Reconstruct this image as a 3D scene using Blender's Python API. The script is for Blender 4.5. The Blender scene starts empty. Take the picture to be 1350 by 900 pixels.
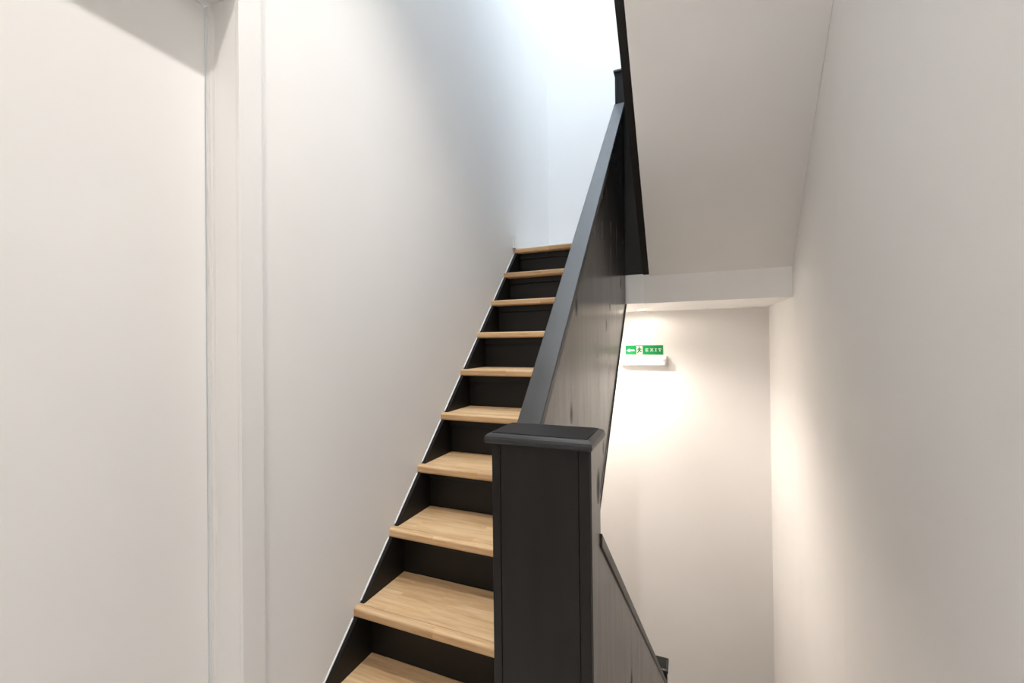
import bpy, bmesh, math
from mathutils import Matrix, Vector

S = bpy.context.scene
C = S.collection

# ------------------------------------------------------------------ camera
f_px, yaw, pit, rol = 556.40, math.radians(22.385), math.radians(0.3731), math.radians(-0.6458)
cyw, syw, cp, sp = math.cos(yaw), math.sin(yaw), math.cos(pit), math.sin(pit)
F = Vector((-syw*cp, cyw*cp, sp)); R0 = Vector((cyw, syw, 0)); U0 = R0.cross(F)
R = R0*math.cos(rol) + U0*math.sin(rol); U = U0*math.cos(rol) - R0*math.sin(rol)
M = Matrix((R, U, -F)).transposed().to_4x4(); M.translation = Vector((1.1046, 0, 1.3302))
cd = bpy.data.cameras.new('camera'); cam = bpy.data.objects.new('camera', cd); C.objects.link(cam)
cd.sensor_fit = 'HORIZONTAL'; cd.sensor_width = 36; cd.lens = 36*f_px/1350; cd.clip_start = .02
cam.matrix_world = M; S.camera = cam

# ------------------------------------------------------------------ light and exposure
SKY = 13.5; WARM_A = 76.0; WARM_B = 54.0; WARM_LOW = 1.8; FILL_SIDE = 72.0
S.view_settings.view_transform = 'Standard'; S.view_settings.look = 'None'
S.view_settings.gamma = 1; S.view_settings.use_curve_mapping = False
S.view_settings.exposure = 0.90
w = bpy.data.worlds.new('sky'); S.world = w; w.use_nodes = True
bg = w.node_tree.nodes['Background']; bg.inputs[0].default_value = (.74, .87, 1, 1); bg.inputs[1].default_value = SKY
SKX0, SKX1, SKY0, SKY1, ROOF = .2, 1.4, .8, 3.3, 6.6
pl = bpy.data.lights.new('skylight_portal', 'AREA'); pl.shape = 'RECTANGLE'; pl.size = SKX1-SKX0; pl.size_y = SKY1-SKY0
pl.cycles.is_portal = True
po = bpy.data.objects.new('skylight_portal', pl); C.objects.link(po); po.location = ((SKX0+SKX1)/2, (SKY0+SKY1)/2, ROOF+.02)

# ------------------------------------------------------------------ materials
def new_mat(name):
    m = bpy.data.materials.new(name); m.use_nodes = True
    nt = m.node_tree; b = nt.nodes['Principled BSDF']
    return m, nt, b
def nd(nt, t, **kw):
    n = nt.nodes.new(t)
    for k, v in kw.items(): setattr(n, k, v)
    return n
def coords(nt, scale, loc=(0, 0, 0), obj=True):
    tc = nd(nt, 'ShaderNodeTexCoord'); mp = nd(nt, 'ShaderNodeMapping')
    mp.inputs['Scale'].default_value = scale; mp.inputs['Location'].default_value = loc
    nt.links.new(tc.outputs['Object'], mp.inputs[0]); return mp.outputs[0]
def noise(nt, vec, scale, detail=4, rough=.55):
    n = nd(nt, 'ShaderNodeTexNoise'); n.inputs['Scale'].default_value = scale
    n.inputs['Detail'].default_value = detail; n.inputs['Roughness'].default_value = rough
    nt.links.new(vec, n.inputs['Vector']); return n.outputs['Fac']
def ramp(nt, fac, stops):
    r = nd(nt, 'ShaderNodeValToRGB'); e = r.color_ramp.elements
    while len(e) < len(stops): e.new(.5)
    for el, (p, c) in zip(e, stops): el.position = p; el.color = c if len(c) == 4 else (*c, 1)
    nt.links.new(fac, r.inputs[0]); return r.outputs[0]
def bump(nt, b, h, strength, dist):
    n = nd(nt, 'ShaderNodeBump'); n.inputs['Strength'].default_value = strength; n.inputs['Distance'].default_value = dist
    nt.links.new(h, n.inputs['Height']); nt.links.new(n.outputs[0], b.inputs['Normal'])

def paint(name, col, rough, grain=True):
    m, nt, b = new_mat(name)
    v = coords(nt, (1, 1, 1))
    c = ramp(nt, noise(nt, v, 2.2, 3), [(.3, [x*.975 for x in col]), (.7, col)])
    nt.links.new(c, b.inputs['Base Color']); b.inputs['Roughness'].default_value = rough
    b.inputs['Specular IOR Level'].default_value = .3
    if grain: bump(nt, b, noise(nt, v, 260, 3), .08, .002)
    return m
WALL = paint('wall_paint', (.89, .88, .868), .75)
GLOSS = paint('white_gloss_paint', (.88, .872, .86), .38, False)
PLASTIC = paint('white_plastic', (.88, .87, .84), .35, False)

def black_wood(name, streak, base=(.016, .0155, .015), rough=(.26, .42), knots=False, spec=.5):
    m, nt, b = new_mat(name)
    v = coords(nt, streak)
    n1 = noise(nt, v, 3.0, 6, .6)
    rr = nd(nt, 'ShaderNodeMapRange'); rr.inputs[1].default_value = .3; rr.inputs[2].default_value = .7
    rr.inputs[3].default_value = rough[0]; rr.inputs[4].default_value = rough[1]
    nt.links.new(n1, rr.inputs[0]); ro = rr.outputs[0]
    c = ramp(nt, n1, [(.25, [x*.7 for x in base]), (.75, [x*1.35 for x in base])])
    nt.links.new(c, b.inputs['Base Color'])
    h = noise(nt, coords(nt, streak), 26, 5, .6)
    if knots:
        vo = nd(nt, 'ShaderNodeTexVoronoi'); vo.inputs['Scale'].default_value = 1
        vo.inputs['Randomness'].default_value = .95
        nt.links.new(coords(nt, (1, 6.5, 3.6), (.5, .35, .2)), vo.inputs['Vector'])
        k = nd(nt, 'ShaderNodeMapRange'); k.inputs[1].default_value = .06; k.inputs[2].default_value = .16
        k.inputs[3].default_value = .42; k.inputs[4].default_value = 0
        nt.links.new(vo.outputs['Distance'], k.inputs[0])
        ad = nd(nt, 'ShaderNodeMath', operation='ADD'); nt.links.new(ro, ad.inputs[0]); nt.links.new(k.outputs[0], ad.inputs[1]); ro = ad.outputs[0]
    nt.links.new(ro, b.inputs['Roughness'])
    bump(nt, b, h, .12, .002); b.inputs['Specular IOR Level'].default_value = spec
    return m
BLACK = black_wood('black_satin_paint', (1, 1, 1), base=(.009, .0085, .008), rough=(.38, .5), spec=.28)
RAILM = black_wood('black_rail_paint', (3, 1, 1), base=(.02, .021, .022), rough=(.34, .46))
PANELM = black_wood('black_panel_paint', (1, 9, .7), base=(.026, .024, .022), rough=(.20, .28), knots=True)
NEWELM = black_wood('black_newel_paint', (8, 8, .6), base=(.011, .0105, .0098), rough=(.36, .5), spec=.28)

def oak():
    m, nt, b = new_mat('oak')
    oi = nd(nt, 'ShaderNodeObjectInfo')
    tc = nd(nt, 'ShaderNodeTexCoord')
    off = nd(nt, 'ShaderNodeVectorMath', operation='MULTIPLY_ADD')
    rnd = nd(nt, 'ShaderNodeCombineXYZ')
    nt.links.new(oi.outputs['Random'], rnd.inputs[0]); nt.links.new(oi.outputs['Random'], rnd.inputs[2])
    off.inputs[1].default_value = (7, 0, 3)
    nt.links.new(rnd.outputs[0], off.inputs[0]); nt.links.new(tc.outputs['Object'], off.inputs[2])
    # glued staves: tone differs from stave to stave
    br = nd(nt, 'ShaderNodeTexBrick'); br.offset = .37; br.offset_frequency = 2
    br.inputs['Scale'].default_value = 1; br.inputs['Mortar Size'].default_value = 0
    br.inputs['Brick Width'].default_value = .43; br.inputs['Row Height'].default_value = .052; br.inputs['Bias'].default_value = 0
    br.inputs['Color1'].default_value = (0, 0, 0, 1); br.inputs['Color2'].default_value = (1, 1, 1, 1)
    nt.links.new(off.outputs[0], br.inputs['Vector'])
    add = nd(nt, 'ShaderNodeVectorMath', operation='MULTIPLY_ADD'); add.inputs[1].default_value = (3, 3, 3)
    nt.links.new(br.outputs['Color'], add.inputs[0]); nt.links.new(off.outputs[0], add.inputs[2])
    mp = nd(nt, 'ShaderNodeMapping'); mp.inputs['Scale'].default_value = (1.3, 13, 13)
    nt.links.new(add.outputs[0], mp.inputs[0])
    g1 = noise(nt, mp.outputs[0], 3.2, 6, .62)
    mp2 = nd(nt, 'ShaderNodeMapping'); mp2.inputs['Scale'].default_value = (3, 90, 90)
    nt.links.new(add.outputs[0], mp2.inputs[0])
    g2 = noise(nt, mp2.outputs[0], 3, 4, .6)
    c1 = ramp(nt, g1, [(.28, (.52, .32, .155)), (.5, (.68, .455, .25)), (.75, (.78, .57, .355))])
    mx = nd(nt, 'ShaderNodeMix', data_type='RGBA', blend_type='MULTIPLY'); mx.inputs[0].default_value = 1
    tone = ramp(nt, br.outputs['Color'], [(0, (.80, .77, .74)), (1, (1.0, 1.0, 1.0))])
    nt.links.new(c1, mx.inputs[6]); nt.links.new(tone, mx.inputs[7])
    mx2 = nd(nt, 'ShaderNodeMix', data_type='RGBA', blend_type='MULTIPLY'); mx2.inputs[0].default_value = 1
    fine = ramp(nt, g2, [(.35, (.9, .88, .86)), (.6, (1, 1, 1))])
    nt.links.new(mx.outputs[2], mx2.inputs[6]); nt.links.new(fine, mx2.inputs[7])
    nt.links.new(mx2.outputs[2], b.inputs['Base Color'])
    b.inputs['Roughness'].default_value = .5; b.inputs['Specular IOR Level'].default_value = .35
    bump(nt, b, g2, .06, .001)
    return m
OAK = oak()

def flat(name, col, rough=.5, emit=0):
    m, nt, b = new_mat(name); b.inputs['Base Color'].default_value = (*col, 1); b.inputs['Roughness'].default_value = rough
    if emit: b.inputs['Emission Color'].default_value = (*col, 1); b.inputs['Emission Strength'].default_value = emit
    return m
GREEN = paint('sign_green', (.004, .24, .07), .4, False)
SIGNW = flat('sign_white', (.62, .68, .58), .5)
SIGND = flat('sign_dark_green', (.01, .12, .04), .5)
METAL = flat('grey_metal', (.35, .33, .3), .35)
LAMPW = flat('lamp_lens', (1, .86, .68), .4, 14)
def glass():
    m = bpy.data.materials.new('skylight_glass'); m.use_nodes = True; nt = m.node_tree; nt.nodes.clear()
    o = nd(nt, 'ShaderNodeOutputMaterial'); mix = nd(nt, 'ShaderNodeMixShader'); fr = nd(nt, 'ShaderNodeFresnel')
    t = nd(nt, 'ShaderNodeBsdfTransparent'); g = nd(nt, 'ShaderNodeBsdfGlossy'); g.inputs['Roughness'].default_value = .02
    nt.links.new(fr.outputs[0], mix.inputs[0]); nt.links.new(t.outputs[0], mix.inputs[1]); nt.links.new(g.outputs[0], mix.inputs[2])
    nt.links.new(mix.outputs[0], o.inputs[0]); return m
GLASS = glass()

# ------------------------------------------------------------------ mesh helpers
def box(bm, x0, x1, y0, y1, z0, z1, bev=0, seg=2):
    t = bmesh.new(); bmesh.ops.create_cube(t, size=1)
    for v in t.verts:
        v.co = ((x0+x1)/2+v.co.x*(x1-x0), (y0+y1)/2+v.co.y*(y1-y0), (z0+z1)/2+v.co.z*(z1-z0))
    if bev: bmesh.ops.bevel(t, geom=t.edges[:], offset=bev, segments=seg, affect='EDGES', profile=.5)
    merge(bm, t)
def merge(bm, t):
    me = bpy.data.meshes.new('tmp'); t.to_mesh(me); t.free(); bm.from_mesh(me); bpy.data.meshes.remove(me)
def prism(bm, pts, ax, a, b, bev=0, seg=2):
    """polygon pts in the two axes other than ax, extruded from a to b along ax"""
    t = bmesh.new()
    def P(p, h):
        return ((h, p[0], p[1]), (p[0], h, p[1]), (p[0], p[1], h))[ax]
    v0 = [t.verts.new(P(p, a)) for p in pts]; v1 = [t.verts.new(P(p, b)) for p in pts]
    t.faces.new(v0); t.faces.new(v1[::-1]); n = len(pts)
    for i in range(n): t.faces.new((v0[i], v1[i], v1[(i+1) % n], v0[(i+1) % n]))
    bmesh.ops.recalc_face_normals(t, faces=t.faces[:])
    if bev: bmesh.ops.bevel(t, geom=t.edges[:], offset=bev, segments=seg, affect='EDGES', profile=.5)
    merge(bm, t)
def hexa(bm, p8):
    """8 corners: bottom ring then top ring"""
    t = bmesh.new(); v = [t.verts.new(p) for p in p8]
    for q in ((3, 2, 1, 0), (4, 5, 6, 7), (0, 1, 5, 4), (1, 2, 6, 5), (2, 3, 7, 6), (3, 0, 4, 7)): t.faces.new([v[i] for i in q])
    bmesh.ops.recalc_face_normals(t, faces=t.faces[:]); merge(bm, t)
def disc(bm, x, y, z0, z1, r0, r1=None, seg=32):
    t = bmesh.new(); bmesh.ops.create_cone(t, cap_ends=True, segments=seg, radius1=r0, radius2=r1 if r1 is not None else r0, depth=z1-z0)
    bmesh.ops.translate(t, vec=(x, y, (z0+z1)/2), verts=t.verts[:]); merge(bm, t)
def obj(name, bm, mat, parent=None, origin=None):
    me = bpy.data.meshes.new(name)
    if origin is not None: bmesh.ops.translate(bm, vec=(-origin[0], -origin[1], -origin[2]), verts=bm.verts[:])
    bm.to_mesh(me); bm.free(); me.materials.append(mat)
    o = bpy.data.objects.new(name, me); C.objects.link(o)
    if origin is not None: o.location = origin
    if parent is not None: o.parent = parent; 
    return o
def part(name, mat, parent, *boxes, bev=0, label=None):
    bm = bmesh.new()
    for b in boxes: box(bm, *b, bev=bev)
    o = obj(name, bm, mat, parent)
    if label: o['label'] = label
    return o
def thing(name, label, cat, group=None):
    o = bpy.data.objects.new(name, None); C.objects.link(o); o.empty_display_size = .1
    o['label'] = label; o['category'] = cat
    if group: o['group'] = group
    return o
def struct(o, label, cat):
    o['kind'] = 'structure'; o['label'] = label; o['category'] = cat; return o
def setting(name, label, cat, mat, *boxes):
    return struct(part(name, mat, None, *boxes), label, cat)

# ------------------------------------------------------------------ measurements (metres)
YB = 3.568                      # far wall
YS = 2.819                      # front of the half landing
ZL = 2.0                        # top of the half landing
CEIL_LOW = 1.582                # ceiling under the half landing
CEIL = 3.73                     # ceiling over the hall
YF = -1.5                       # wall behind the camera
BOT = -2.0                      # lower half landing
RISE, GO, Y0 = .2, .196176, .97807
DEP, TH, SX = .268, .033, .018
XT = .70                        # treads end against the panel
def ny(k): return Y0 + k*GO
def nz(k): return RISE*(k+1)
WR = [(YB+.1, 1.669), (2.78, 1.669), (2.3, 1.640), (1.86, 1.618), (YF-.1, 1.560)]   # right wall plan (y, x)
def xw(y):
    for (a, xa), (b, xb) in zip(WR, WR[1:]):
        if b <= y <= a: return xa+(xb-xa)*(a-y)/(a-b)
    return WR[-1][1]

# ------------------------------------------------------------------ setting
DY0, DY1, DZ = -.20, .777, 2.29          # rough door opening in the left wall
setting('wall_left', 'tall white painted wall running up beside the oak staircase', 'wall', WALL,
        (-.15, 0, YF-.1, DY0, BOT, ROOF), (-.15, 0, DY1, YB+.1, BOT, ROOF), (-.15, 0, DY0, DY1, DZ, ROOF), (-.15, 0, DY0, DY1, BOT, 0))
setting('wall_back', 'white wall at the far end carrying the exit sign', 'wall', WALL, (0, 1.669, YB, YB+.1, BOT, ROOF))
bm = bmesh.new()
pts = [(x, y) for y, x in WR] + [(1.85, YF-.1), (1.85, YB+.1)]
prism(bm, pts, 2, BOT, ROOF)
struct(obj('wall_right', bm, WALL), 'plain white wall opposite the flush door', 'wall')
setting('wall_front', 'white wall closing the hall opposite the exit sign', 'wall', WALL, (0, 1.559, YF-.1, YF, 0, ROOF))

OAKF = paint('pale_floor', (.70, .63, .57), .4, False)
bm = bmesh.new(); box(bm, 0, .926, YF, 1.03, -.25, 0); 
prism(bm, [(.926, YF), (xw(YF), YF), (xw(.97), .97), (.926, .97)], 2, -.25, 0)
struct(obj('floor', bm, OAKF), 'pale floor of the hall at the foot of the stairs', 'floor')
bm = bmesh.new()
prism(bm, [(0, .9), (xw(.9), .9), (xw(2.3), 2.3), (1.669, 2.78), (1.669, YB), (0, YB)], 2, BOT-.1, BOT)
struct(obj('floor_lower_landing', bm, OAKF), 'lower landing floor below the exit sign', 'floor')
# closes the stair void below the hall
setting('wall_lower', 'white wall under the edge of the hall floor', 'wall', WALL, (0, .926, .93, 1.03, BOT, -.25), (.926, 1.592, .88, .97, BOT, -.25))

bm = bmesh.new()
prism(bm, [(0, YF), (xw(YF), YF), (xw(.49), .49), (0, .49)], 2, CEIL, 4.0)
struct(obj('ceiling', bm, WALL), 'white ceiling slab of the hall under the upper floor', 'ceiling')
setting('ceiling_gallery', 'white ceiling edge above the foot of the oak stairs', 'ceiling', WALL, (0, .852, .491, 1.06, CEIL, 4.0))
bm = bmesh.new()
for a in ((0, SKX0, YF, YB), (SKX1, 1.669, YF, YB), (SKX0, SKX1, YF, SKY0), (SKX0, SKX1, SKY1, YB)): box(bm, *a, ROOF, ROOF+.12)
struct(obj('ceiling_roof', bm, WALL), 'white roof ceiling with a skylight opening above the stairwell', 'ceiling')
sk = bpy.data.objects.new('window_1', None); C.objects.link(sk); struct(sk, 'rectangular skylight above the stairwell', 'window')
t_ = .05
part('window_frame', GLOSS, sk, (SKX0, SKX1, SKY0, SKY0+t_, ROOF+.05, ROOF+.12), (SKX0, SKX1, SKY1-t_, SKY1, ROOF+.05, ROOF+.12),
     (SKX0, SKX0+t_, SKY0+t_, SKY1-t_, ROOF+.05, ROOF+.12), (SKX1-t_, SKX1, SKY0+t_, SKY1-t_, ROOF+.05, ROOF+.12))
part('pane', GLASS, sk, (SKX0+t_, SKX1-t_, SKY0+t_, SKY1-t_, ROOF+.08, ROOF+.084))

# half landing slab; notched for the newel that hangs over its edge
NX0, NX1, NYB = .695, .905, 2.915
setting('landing_slab', 'white fascia and underside of the half landing above the exit sign', 'landing', WALL,
        (0, NX0, YS+.016, YB, CEIL_LOW+.036, ZL-.022), (0, NX0, YS, YB, CEIL_LOW, CEIL_LOW+.036), (NX1, 1.669, YS, YB, CEIL_LOW, ZL-.022),
        (NX0, NX1, NYB, YB, CEIL_LOW, ZL-.022), (NX0, NX1, YS, NYB, CEIL_LOW, 1.768), (.757, .856, YS-.012, YS, CEIL_LOW, 1.768))
setting('floor_landing', 'pale floor of the half landing at the top of the stairs', 'floor', OAKF,
        (.017, NX0, 2.781, YB, ZL-.022, ZL), (NX1, 1.669, YS, YB, ZL-.022, ZL), (NX0, NX1, NYB, YB, ZL-.022, ZL))
setting('baseboard_left', 'small white skirting board on the half landing beside the top step', 'baseboard', GLOSS, (0, .013, 2.712, YB, ZL, ZL+.088))
setting('baseboard_back', 'white skirting board along the far wall of the half landing', 'baseboard', GLOSS, (.016, 1.669, YB-.016, YB, ZL, ZL+.088))

# ------------------------------------------------------------------ door in the left wall
d = bpy.data.objects.new('door_1', None); C.objects.link(d); struct(d, 'plain white flush door set deep in its frame', 'door')
JY = .762; JY0 = -.185; HZ = 2.275; LX = -.098
part('door_leaf', GLOSS, d, (LX-.04, LX, JY0+.018, JY-.0185, .008, HZ-.0145), bev=.0015)
bm = bmesh.new()
for y, s in ((JY, 1), (JY0, -1)):
    pr = [(-.15, y-s*.015), (LX, y-s*.015), (LX, y-s*.013), (-.093, y-s*.0125), (-.0925, y-s*.0075), (-.088, y-s*.006), (-.0865, y), (0, y), (0, DY1 if s > 0 else DY0), (-.15, DY1 if s > 0 else DY0)]
    prism(bm, pr, 2, 0, HZ if True else 0)
obj('door_jamb', bm, GLOSS, d)
bm = bmesh.new()
pr = [(-.15, HZ-.012), (LX, HZ-.012), (-.093, HZ-.010), (-.088, HZ-.004), (-.0865, HZ), (0, HZ), (0, DZ), (-.15, DZ)]
t = bmesh.new(); prism(t, [(x, z) for x, z in pr], 1, DY0, DY1); merge(bm, t)
obj('door_head', bm, GLOSS, d)
cw = .065
bm = bmesh.new()
box(bm, 0, .012, JY, JY+cw, 0, HZ+cw, bev=.0012); box(bm, 0, .012, JY0-cw, JY0, 0, HZ+cw, bev=.0012)
box(bm, 0, .012, JY0, JY, HZ, HZ+cw, bev=.0012)
obj('architrave', bm, GLOSS, d)
part('shadow_gap_bead', WALL, d, (0, .003, JY+cw, JY+cw+.003, 0, HZ+cw))
kb = bmesh.new(); disc(kb, 0, 0, 0, .05, .011, seg=20); disc(kb, 0, 0, .05, .075, .026, .022, seg=28)
bmesh.ops.rotate(kb, matrix=Matrix.Rotation(math.pi/2, 3, 'Y'), verts=kb.verts[:]); bmesh.ops.translate(kb, vec=(LX, -.1, 1.0), verts=kb.verts[:])
obj('door_knob', kb, METAL, d)

# ------------------------------------------------------------------ oak staircase (left flight)
st = thing('staircase', 'straight flight of oak treads with black risers beside the tall white wall', 'staircase')
def nosing_mesh(depth):
    bm = bmesh.new(); t = bmesh.new()
    r = .009; pts = []
    for i in range(6): a = math.pi/2*i/5; pts.append((r-r*math.sin(a), -TH+r-r*math.cos(a)) )
    for i in range(6): a = math.pi/2*i/5; pts.append((r-r*math.cos(a), -r+r*math.sin(a)))
    pts += [(depth, 0), (depth, -TH)]
    prism(t, pts, 0, 0.001, XT-.002); merge(bm, t); return bm
bmn = nosing_mesh(.026)
me_n = bpy.data.meshes.new('nosing'); bmn.to_mesh(me_n); bmn.free(); me_n.materials.append(OAK)
bmb = bmesh.new()
prism(bmb, [(.001, .0282), (XT-.002, .0282), (XT-.002, DEP), (SX, DEP), (SX, .036), (.001, .036)], 2, -TH, 0, bev=.0008, seg=1)
me_b = bpy.data.meshes.new('tread'); bmb.to_mesh(me_b); bmb.free(); me_b.materials.append(OAK)
bmt = bmesh.new()
prism(bmt, [(.001, .0282), (XT-.002, .0282), (XT-.002, .036), (.001, .036)], 2, -TH, 0, bev=.0008, seg=1)
me_bt = bpy.data.meshes.new('tread'); bmt.to_mesh(me_bt); bmt.free(); me_bt.materials.append(OAK)
bmr = bmesh.new(); box(bmr, SX, XT-.002, 0, .018, .0005, RISE-TH-.0005)
me_r = bpy.data.meshes.new('riser'); bmr.to_mesh(me_r); bmr.free(); me_r.materials.append(BLACK)
bmc = bmesh.new(); box(bmc, SX, XT-.002, -.016, -.0005, RISE-TH-.036, RISE-TH-.0005, bev=.003)
me_c = bpy.data.meshes.new('cove_batten'); bmc.to_mesh(me_c); bmc.free(); me_c.materials.append(BLACK)
def link(name, me, loc, par):
    o = bpy.data.objects.new(name, me); C.objects.link(o); o.location = loc; o.parent = par; return o
for k in range(10):
    tr = link('tread', me_b if k < 9 else me_bt, (0, ny(k), nz(k)), st)
    link('nosing', me_n, (0, 0, 0), tr)
    ry = ny(k-1)+DEP
    ri = link('riser', me_r, (0, ry, nz(k)-RISE), st)
    link('cove_batten', me_c, (0, 0, 0), ri)
# closed string against the wall
sl = RISE/GO
def strline(y): return nz(0)-TH+(y-ny(0))*sl + .002
bm = bmesh.new()
prism(bm, [(ny(0)-.16, 0), (1.2, 0), (2.815, 1.616), (2.834, ZL-.20), (2.834, ZL-.023), (ny(9)+.03, ZL-.023), (ny(9)+.03, ZL-TH-.001), (ny(9)+.003, ZL-TH-.001), (ny(0)-.16, strline(ny(0)-.16))], 0, 0.001, SX-.0005)
obj('wall_string', bm, BLACK, st)
# thin white paint line where the string meets the wall
bm = bmesh.new()
u = Vector((0, GO, RISE)).normalized(); nrm = Vector((0, -u.z, u.y))
for k in range(-1, 9):
    ya = ny(k)+.0365 if k >= 0 else ny(0)-.15; yb_ = ny(k+1)+.002
    a0 = Vector((.0006, ya, strline(ya)+.0003)); a1 = Vector((.0006, yb_, strline(yb_)))
    if a1.z > nz(k+1)-TH-.0005: a1 = a1 - u*((a1.z-(nz(k+1)-TH-.0005))/u.z)
    if k >= 0 and a0.z < nz(k): a0 = a0 + u*((nz(k)-a0.z)/u.z+.001)
    X = Vector((.0035, 0, 0)); H = nrm*.004
    hexa(bm, [a0, a0+X, a1+X, a1, a0+H, a0+X+H, a1+X+H, a1+H])
obj('paint_line', bm, WALL, st)
# plaster under the flight
bm = bmesh.new(); prism(bm, [(1.23, .001), (1.26, .001), (2.815, 1.585), (2.815, 1.615)], 0, .001, XT-.001)
obj('underside', bm, WALL, st)

# ------------------------------------------------------------------ solid balustrade beside the flight
RS = .993
def rail_top(y): return 1.124+(y-1.032)*RS
ba = thing('balustrade', 'solid black timber balustrade panel rising beside the oak treads', 'balustrade')
RT = .036; NBK = .962
bm = bmesh.new()
prism(bm, [(NBK, 0), (1.212, 0), (YS-.002, 1.576), (YS-.002, rail_top(YS)-RT), (NBK, rail_top(NBK)-RT)], 0, XT, .746)
obj('panel', bm, PANELM, ba)
bm = bmesh.new()
prism(bm, [(NBK, rail_top(NBK)-RT), (YS-.002, rail_top(YS)-RT), (YS-.002, rail_top(YS)), (NBK, rail_top(NBK))], 0, .690, .757, bev=.003)
o = obj('handrail', bm, RAILM, ba); o['label'] = 'flat grey-black capping rail on the panel'
bm = bmesh.new()
prism(bm, [(1.26, .036), (1.272, .036), (YS-.003, 1.571), (YS-.003, 1.583)], 0, .7462, .752)
obj('edge_bead', bm, BLACK, ba)

# ------------------------------------------------------------------ newel posts
def newel(name, label, x0, x1, y0, y1, z0, z1, front=True, cap_over=(.010, .006, .018, .04)):
    n = thing(name, label, 'newel post', None)
    gx = .003; lw = .020; rw = .026; bd = .016
    part('core', BLACK, n, (x0+.004, x1-.004, y0+.004, y1-.004, z0, z1-.001))
    part('board', NEWELM, n, (x0, x0+lw, y0, y1, z0, z1), bev=.0015)
    part('board', NEWELM, n, (x0+lw+.0016, x1-rw-.0016, y0+.0005, y0+bd, z0, z1), bev=.0012)
    part('board', NEWELM, n, (x1-rw, x1-.004, y0, y1, z0, z1), bev=.0015)
    part('side_board', PANELM, n, (x1-.0039, x1, y0+.0008, y1, z0, z1))
    l, r_, fr, bk = cap_over
    bm = bmesh.new(); t = bmesh.new()
    rings = [(-.003, z1), (0, z1+.003), (0, z1+.010), (-.0015, z1+.0155), (-.005, z1+.0195), (-.010, z1+.0215), (-.0115, z1+.0215), (-.0117, z1+.0198)]
    prev = None
    for off, z in rings:
        q = [(x0-l-off, y0-fr-off), (x1+r_+off, y0-fr-off), (x1+r_+off, y1+bk+off), (x0-l-off, y1+bk+off)]
        vs = [t.verts.new((a, b, z)) for a, b in q]
        if prev is None: t.faces.new(vs[::-1])
        else:
            for i in range(4): t.faces.new((prev[i], prev[(i+1) % 4], vs[(i+1) % 4], vs[i]))
        prev = vs
    t.faces.new(prev); bmesh.ops.recalc_face_normals(t, faces=t.faces[:]); merge(bm, t)
    cp_ = obj('cap', bm, RAILM, n)
    part('cap_plate', BLACK, cp_, (x0-l+.013, x1+r_-.013, y0-fr+.013, y1+bk-.013, z1+.0199, z1+.0235), bev=.001)
    return n
PX0, PX1, PY0, PY1, PZ = .698, .9225, .860, .948, 1.112
n1 = newel('newel_post', 'wide black boarded newel post at the foot of the oak stairs', PX0, PX1, PY0, PY1, 0, PZ)
n2 = newel('newel_post', 'black newel post at the top of the stairs beside the half landing', NX0, NX1, YS+.001, NYB-.001, 1.772, 3.105, cap_over=(.008, .006, .008, .01))
part('base_bead', BLACK, n2, (.760, .853, YS-.006, YS, 1.772, 1.790), bev=.002)

# ------------------------------------------------------------------ flight climbing back overhead (right side)
SB = .855; QX0, QX1 = .856, .8945
def zb(y): return 1.764+SB*(YS-y)
ob = thing('staircase', 'upper flight climbing back overhead with a plastered white underside and black string', 'staircase')
bm = bmesh.new()
ys = [YS, 2.78, 2.3, 1.86, 1.2, .49]
for a, b in zip(ys, ys[1:]):
    xa, xb = xw(a)-.0008, xw(b)-.0008
    hexa(bm, [(QX1, a, zb(a)-.01), (xa, a, zb(a)-.01), (xb, b, zb(b)-.01), (QX1, b, zb(b)-.01),
              (QX1, a, zb(a)+.03), (xa, a, zb(a)+.03), (xb, b, zb(b)+.03), (QX1, b, zb(b)+.03)])
bmesh.ops.remove_doubles(bm, verts=bm.verts[:], dist=1e-5)
o = obj('underside', bm, WALL, ob); o['label'] = 'smooth white sloping plaster underside'
bm = bmesh.new(); prism(bm, [(YS-.001, zb(YS)), (YS-.001, zb(YS)+.42), (.50, zb(.50)+.42), (.50, zb(.50))], 0, QX0, QX1, bev=.001, seg=1)
o = obj('outer_string', bm, NEWELM, ob)
gb = (YS-.545)/10
for k in range(10):
    y1 = YS-.055-k*gb; z1 = ZL+(k+1)*RISE
    part('riser', BLACK, ob, (QX1+.001, xw(y1-.2)-.012, y1-.018, y1, z1-RISE, z1-TH))
    if k < 9: part('tread', OAK, ob, (QX1+.001, xw(y1-.25)-.012, y1-gb-.017, y1+.05, z1-TH, z1), bev=.004)
bb = thing('balustrade', 'black balustrade panel standing on the string of the upper flight', 'balustrade')
bm = bmesh.new(); prism(bm, [(YS-.001, zb(YS)+.421), (YS-.001, zb(YS)+1.15), (.50, zb(.50)+1.15), (.50, zb(.50)+.421)], 0, QX0+.003, QX1-.003)
obj('panel', bm, PANELM, bb)
bm = bmesh.new(); prism(bm, [(YS-.001, zb(YS)+1.151), (YS-.001, zb(YS)+1.19), (.50, zb(.50)+1.19), (.50, zb(.50)+1.151)], 0, QX0-.012, QX1+.012, bev=.003)
obj('handrail', bm, RAILM, bb)

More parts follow.
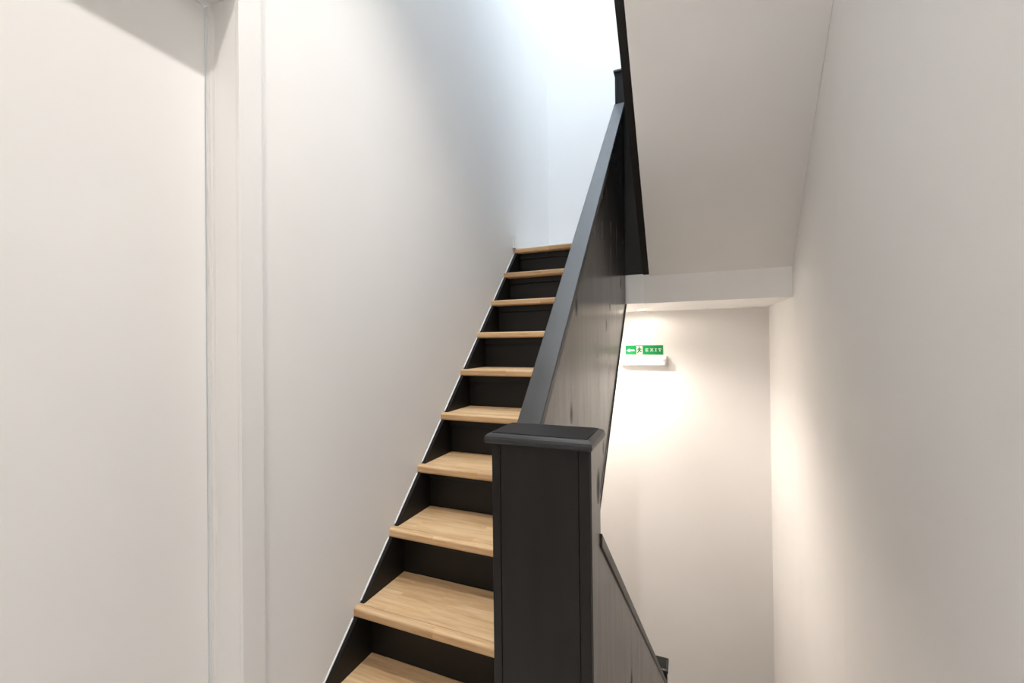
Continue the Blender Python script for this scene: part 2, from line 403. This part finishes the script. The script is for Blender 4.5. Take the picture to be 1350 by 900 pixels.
# ------------------------------------------------------------------ flight going down on the right
LXa, LXb = .9225, .962       # outer face of the lower balustrade, near and far end
ya, yb = .9482, 2.802
zA = .905; zBq = zA-.905*(yb-ya)
lo = thing('balustrade', 'black balustrade panel sloping down to the lower landing behind the newel post', 'balustrade')
def skew(y): return LXa+(LXb-LXa)*(y-ya)/(yb-ya)
def slab(y0, y1, zt0, zt1, zb0, zb1, w0, w1):
    bm = bmesh.new(); a, b = skew(y0), skew(y1)
    hexa(bm, [(a-w1, y0, zb0), (a-w0, y0, zb0), (b-w0, y1, zb1), (b-w1, y1, zb1), (a-w1, y0, zt0), (a-w0, y0, zt0), (b-w0, y1, zt1), (b-w1, y1, zt1)])
    return bm
obj('panel', slab(ya, yb, zA-.03, zBq-.03, zA-1.25, zBq-1.19, 0, .035), PANELM, lo)
obj('handrail', slab(ya, yb, zA, zBq, zA-.0295, zBq-.0295, -.004, .05), RAILM, lo)
part('end_post', PANELM, lo, (.885, .9175, .9550, .979, zA-.026, PZ-.001), bev=.0015)
n3 = newel('newel_post', 'black newel post standing on the lower landing below the exit sign', .74, .968, 2.818, 2.915, BOT, -.738, cap_over=(.01, .008, .012, .012))
lf = thing('staircase', 'flight of oak treads going down to the lower landing behind the black panel', 'staircase')
gl = (YS-.975)/9.6
for k in range(10):
    y1 = .976+k*gl; z1 = -(k)*RISE
    xa, xb = skew(max(y1, ya))+.008, xw(y1)-.002
    part('riser', BLACK, lf, (xa, xb, y1, y1+.018, z1-RISE, z1-TH))
    if k < 9: part('tread', OAK, lf, (xa+.006, xb, y1+.0185, y1+gl+.06, z1-RISE-TH, z1-RISE), bev=.004)

# ------------------------------------------------------------------ exit sign and emergency light
SXa, SXb, SZa, SZb = .645, .936, 1.234, 1.309
es = thing('exit_sign', 'green running-man EXIT sign plate above the white emergency light', 'exit sign')
YP = YB-.006
part('plate', GREEN, es, (SXa, SXb, YP, YB, SZa, SZb), bev=.0008)
W_, H_ = SXb-SXa, SZb-SZa
def P2(u, v): return (SXa+u*W_, SZa+v*H_)
def glyph(polys, name, mat, y0, y1):
    bm = bmesh.new()
    for p in polys: prism(bm, [P2(*q) for q in p], 1, y0, y1)
    return obj(name, bm, mat, es)
glyph([[(.03, .46), (.115, .66), (.115, .55), (.245, .55), (.245, .38), (.115, .38), (.115, .26)]], 'arrow', SIGNW, YP-.001, YP)
glyph([[(.30, .06), (.465, .06), (.465, .92), (.30, .92)]], 'door_symbol', SIGNW, YP-.001, YP)
def stroke(p, q, wd):
    ax, az = p; bx_, bz = q; k = W_/H_
    dx, dz = (bx_-ax)*k, bz-az; L = math.hypot(dx, dz); nx, nz_ = -dz/L*wd/k, dx/L*wd
    return [(ax+nx, az+nz_), (bx_+nx, bz+nz_), (bx_-nx, bz-nz_), (ax-nx, az-nz_)]
man = [stroke((.388, .68), (.374, .42), .10), stroke((.372, .46), (.345, .28), .065), stroke((.348, .30), (.318, .17), .055),
       stroke((.378, .46), (.415, .32), .065), stroke((.412, .33), (.445, .30), .05), stroke((.385, .68), (.345, .62), .05),
       stroke((.347, .63), (.326, .48), .042), stroke((.388, .68), (.422, .56), .05), stroke((.418, .57), (.452, .62), .042)]
man.append([(.378+.02*math.cos(a*math.pi/6), .815+.08*math.sin(a*math.pi/6)) for a in range(12)])
bm = bmesh.new()
for i, q in enumerate(man): prism(bm, [P2(*a) for a in q], 1, YP-.0016-.0001*i, YP-.001)
obj('running_man', bm, SIGND, es)
def rect(u0, u1, v0, v1): return [(u0, v0), (u1, v0), (u1, v1), (u0, v1)]
v0, v1, s, hb = .34, .68, .018, .075
E_ = [rect(.548, .548+.022, v0, v1), rect(.54, .615, v0, v0+hb), rect(.54, .615, v1-hb, v1), rect(.56, .602, .475, .545), rect(.605, .615, v0, v0+.12), rect(.605, .615, v1-.12, v1)]
X_ = [stroke((.672, v0+.03), (.738, v1-.03), .042), stroke((.738, v0+.03), (.672, v1-.03), .042), rect(.660, .692, v0, v0+.06), rect(.718, .750, v0, v0+.06), rect(.660, .692, v1-.06, v1), rect(.718, .750, v1-.06, v1)]
I_ = [rect(.801, .824, v0, v1), rect(.789, .836, v0, v0+.07), rect(.789, .836, v1-.07, v1)]
T_ = [rect(.907, .930, v0, v1), rect(.876, .961, v1-.085, v1), rect(.876, .887, v1-.15, v1), rect(.950, .961, v1-.15, v1), rect(.895, .942, v0, v0+.07)]
glyph([q for L in (E_, X_, I_, T_) for q in L], 'exit_lettering', SIGNW, YP-.001, YP)

em = thing('emergency_light', 'white box-shaped emergency light fixed under the green exit sign', 'emergency light')
ey = YB-.055
part('housing', PLASTIC, em, (.606, .964, YB-.03, YB, 1.142, 1.228), bev=.004)
part('diffuser', PLASTIC, em, (.614, .956, ey, YB-.0305, 1.150, 1.206), bev=.008)
part('screw', METAL, em, (.938, .946, ey-.001, ey+.004, 1.186, 1.198), bev=.001)
part('screw', METAL, em, (.624, .632, ey-.001, ey+.004, 1.186, 1.198), bev=.001)
part('clip', METAL, em, (.626, .642, ey-.001, ey+.004, 1.158, 1.162))

# ------------------------------------------------------------------ recessed downlights, plus one added fill lamp
def downlight(x, y, z, energy, col, label, size=150, rad=.03, blend=.7, r=.036):
    t = thing('ceiling_downlight', label, 'downlight')
    bm = bmesh.new()
    q = bmesh.new(); n = 32
    ring = [(r-.010, -.0005), (r, -.004), (r+.006, -.0005)]
    vv = [[q.verts.new((x+a*math.cos(2*math.pi*i/n), y+a*math.sin(2*math.pi*i/n), z+h)) for a, h in ring] for i in range(n)]
    for i in range(n):
        for j in range(2): q.faces.new((vv[i][j], vv[(i+1) % n][j], vv[(i+1) % n][j+1], vv[i][j+1]))
    bmesh.ops.recalc_face_normals(q, faces=q.faces[:]); merge(bm, q)
    obj('trim_ring', bm, PLASTIC, t)
    bm = bmesh.new(); disc(bm, x, y, z-.0016, z-.0004, r-.010); obj('lens', bm, LAMPW, t)
    l = bpy.data.lights.new('downlight_lamp', 'SPOT'); l.energy = energy; l.color = col; l.spot_size = math.radians(size); l.spot_blend = blend; l.shadow_soft_size = rad
    o = bpy.data.objects.new('downlight_lamp', l); C.objects.link(o); o.location = (x, y, z-.012-rad*0); o.parent = t
    return t
downlight(.77, .90, CEIL, WARM_A, (1, .955, .90), 'recessed round downlight in the hall ceiling nearer the stairs', rad=.02, size=94, blend=1)
downlight(.80, -.75, CEIL, WARM_B, (1, .955, .90), 'recessed round downlight in the hall ceiling farther from the stairs', rad=.02, size=165)
downlight(.793, 3.33, CEIL_LOW, WARM_LOW, (1, .87, .74), 'small recessed downlight under the half landing above the exit sign', rad=.02, size=176, blend=.3)
downlight(.36, 3.12, CEIL_LOW, FILL_SIDE, (1, .88, .77), 'added unseen fill downlight under the half landing behind the black panel', rad=.06, size=150, blend=.6)  # added lamp, hidden behind the panel, to brighten and even the exit wall
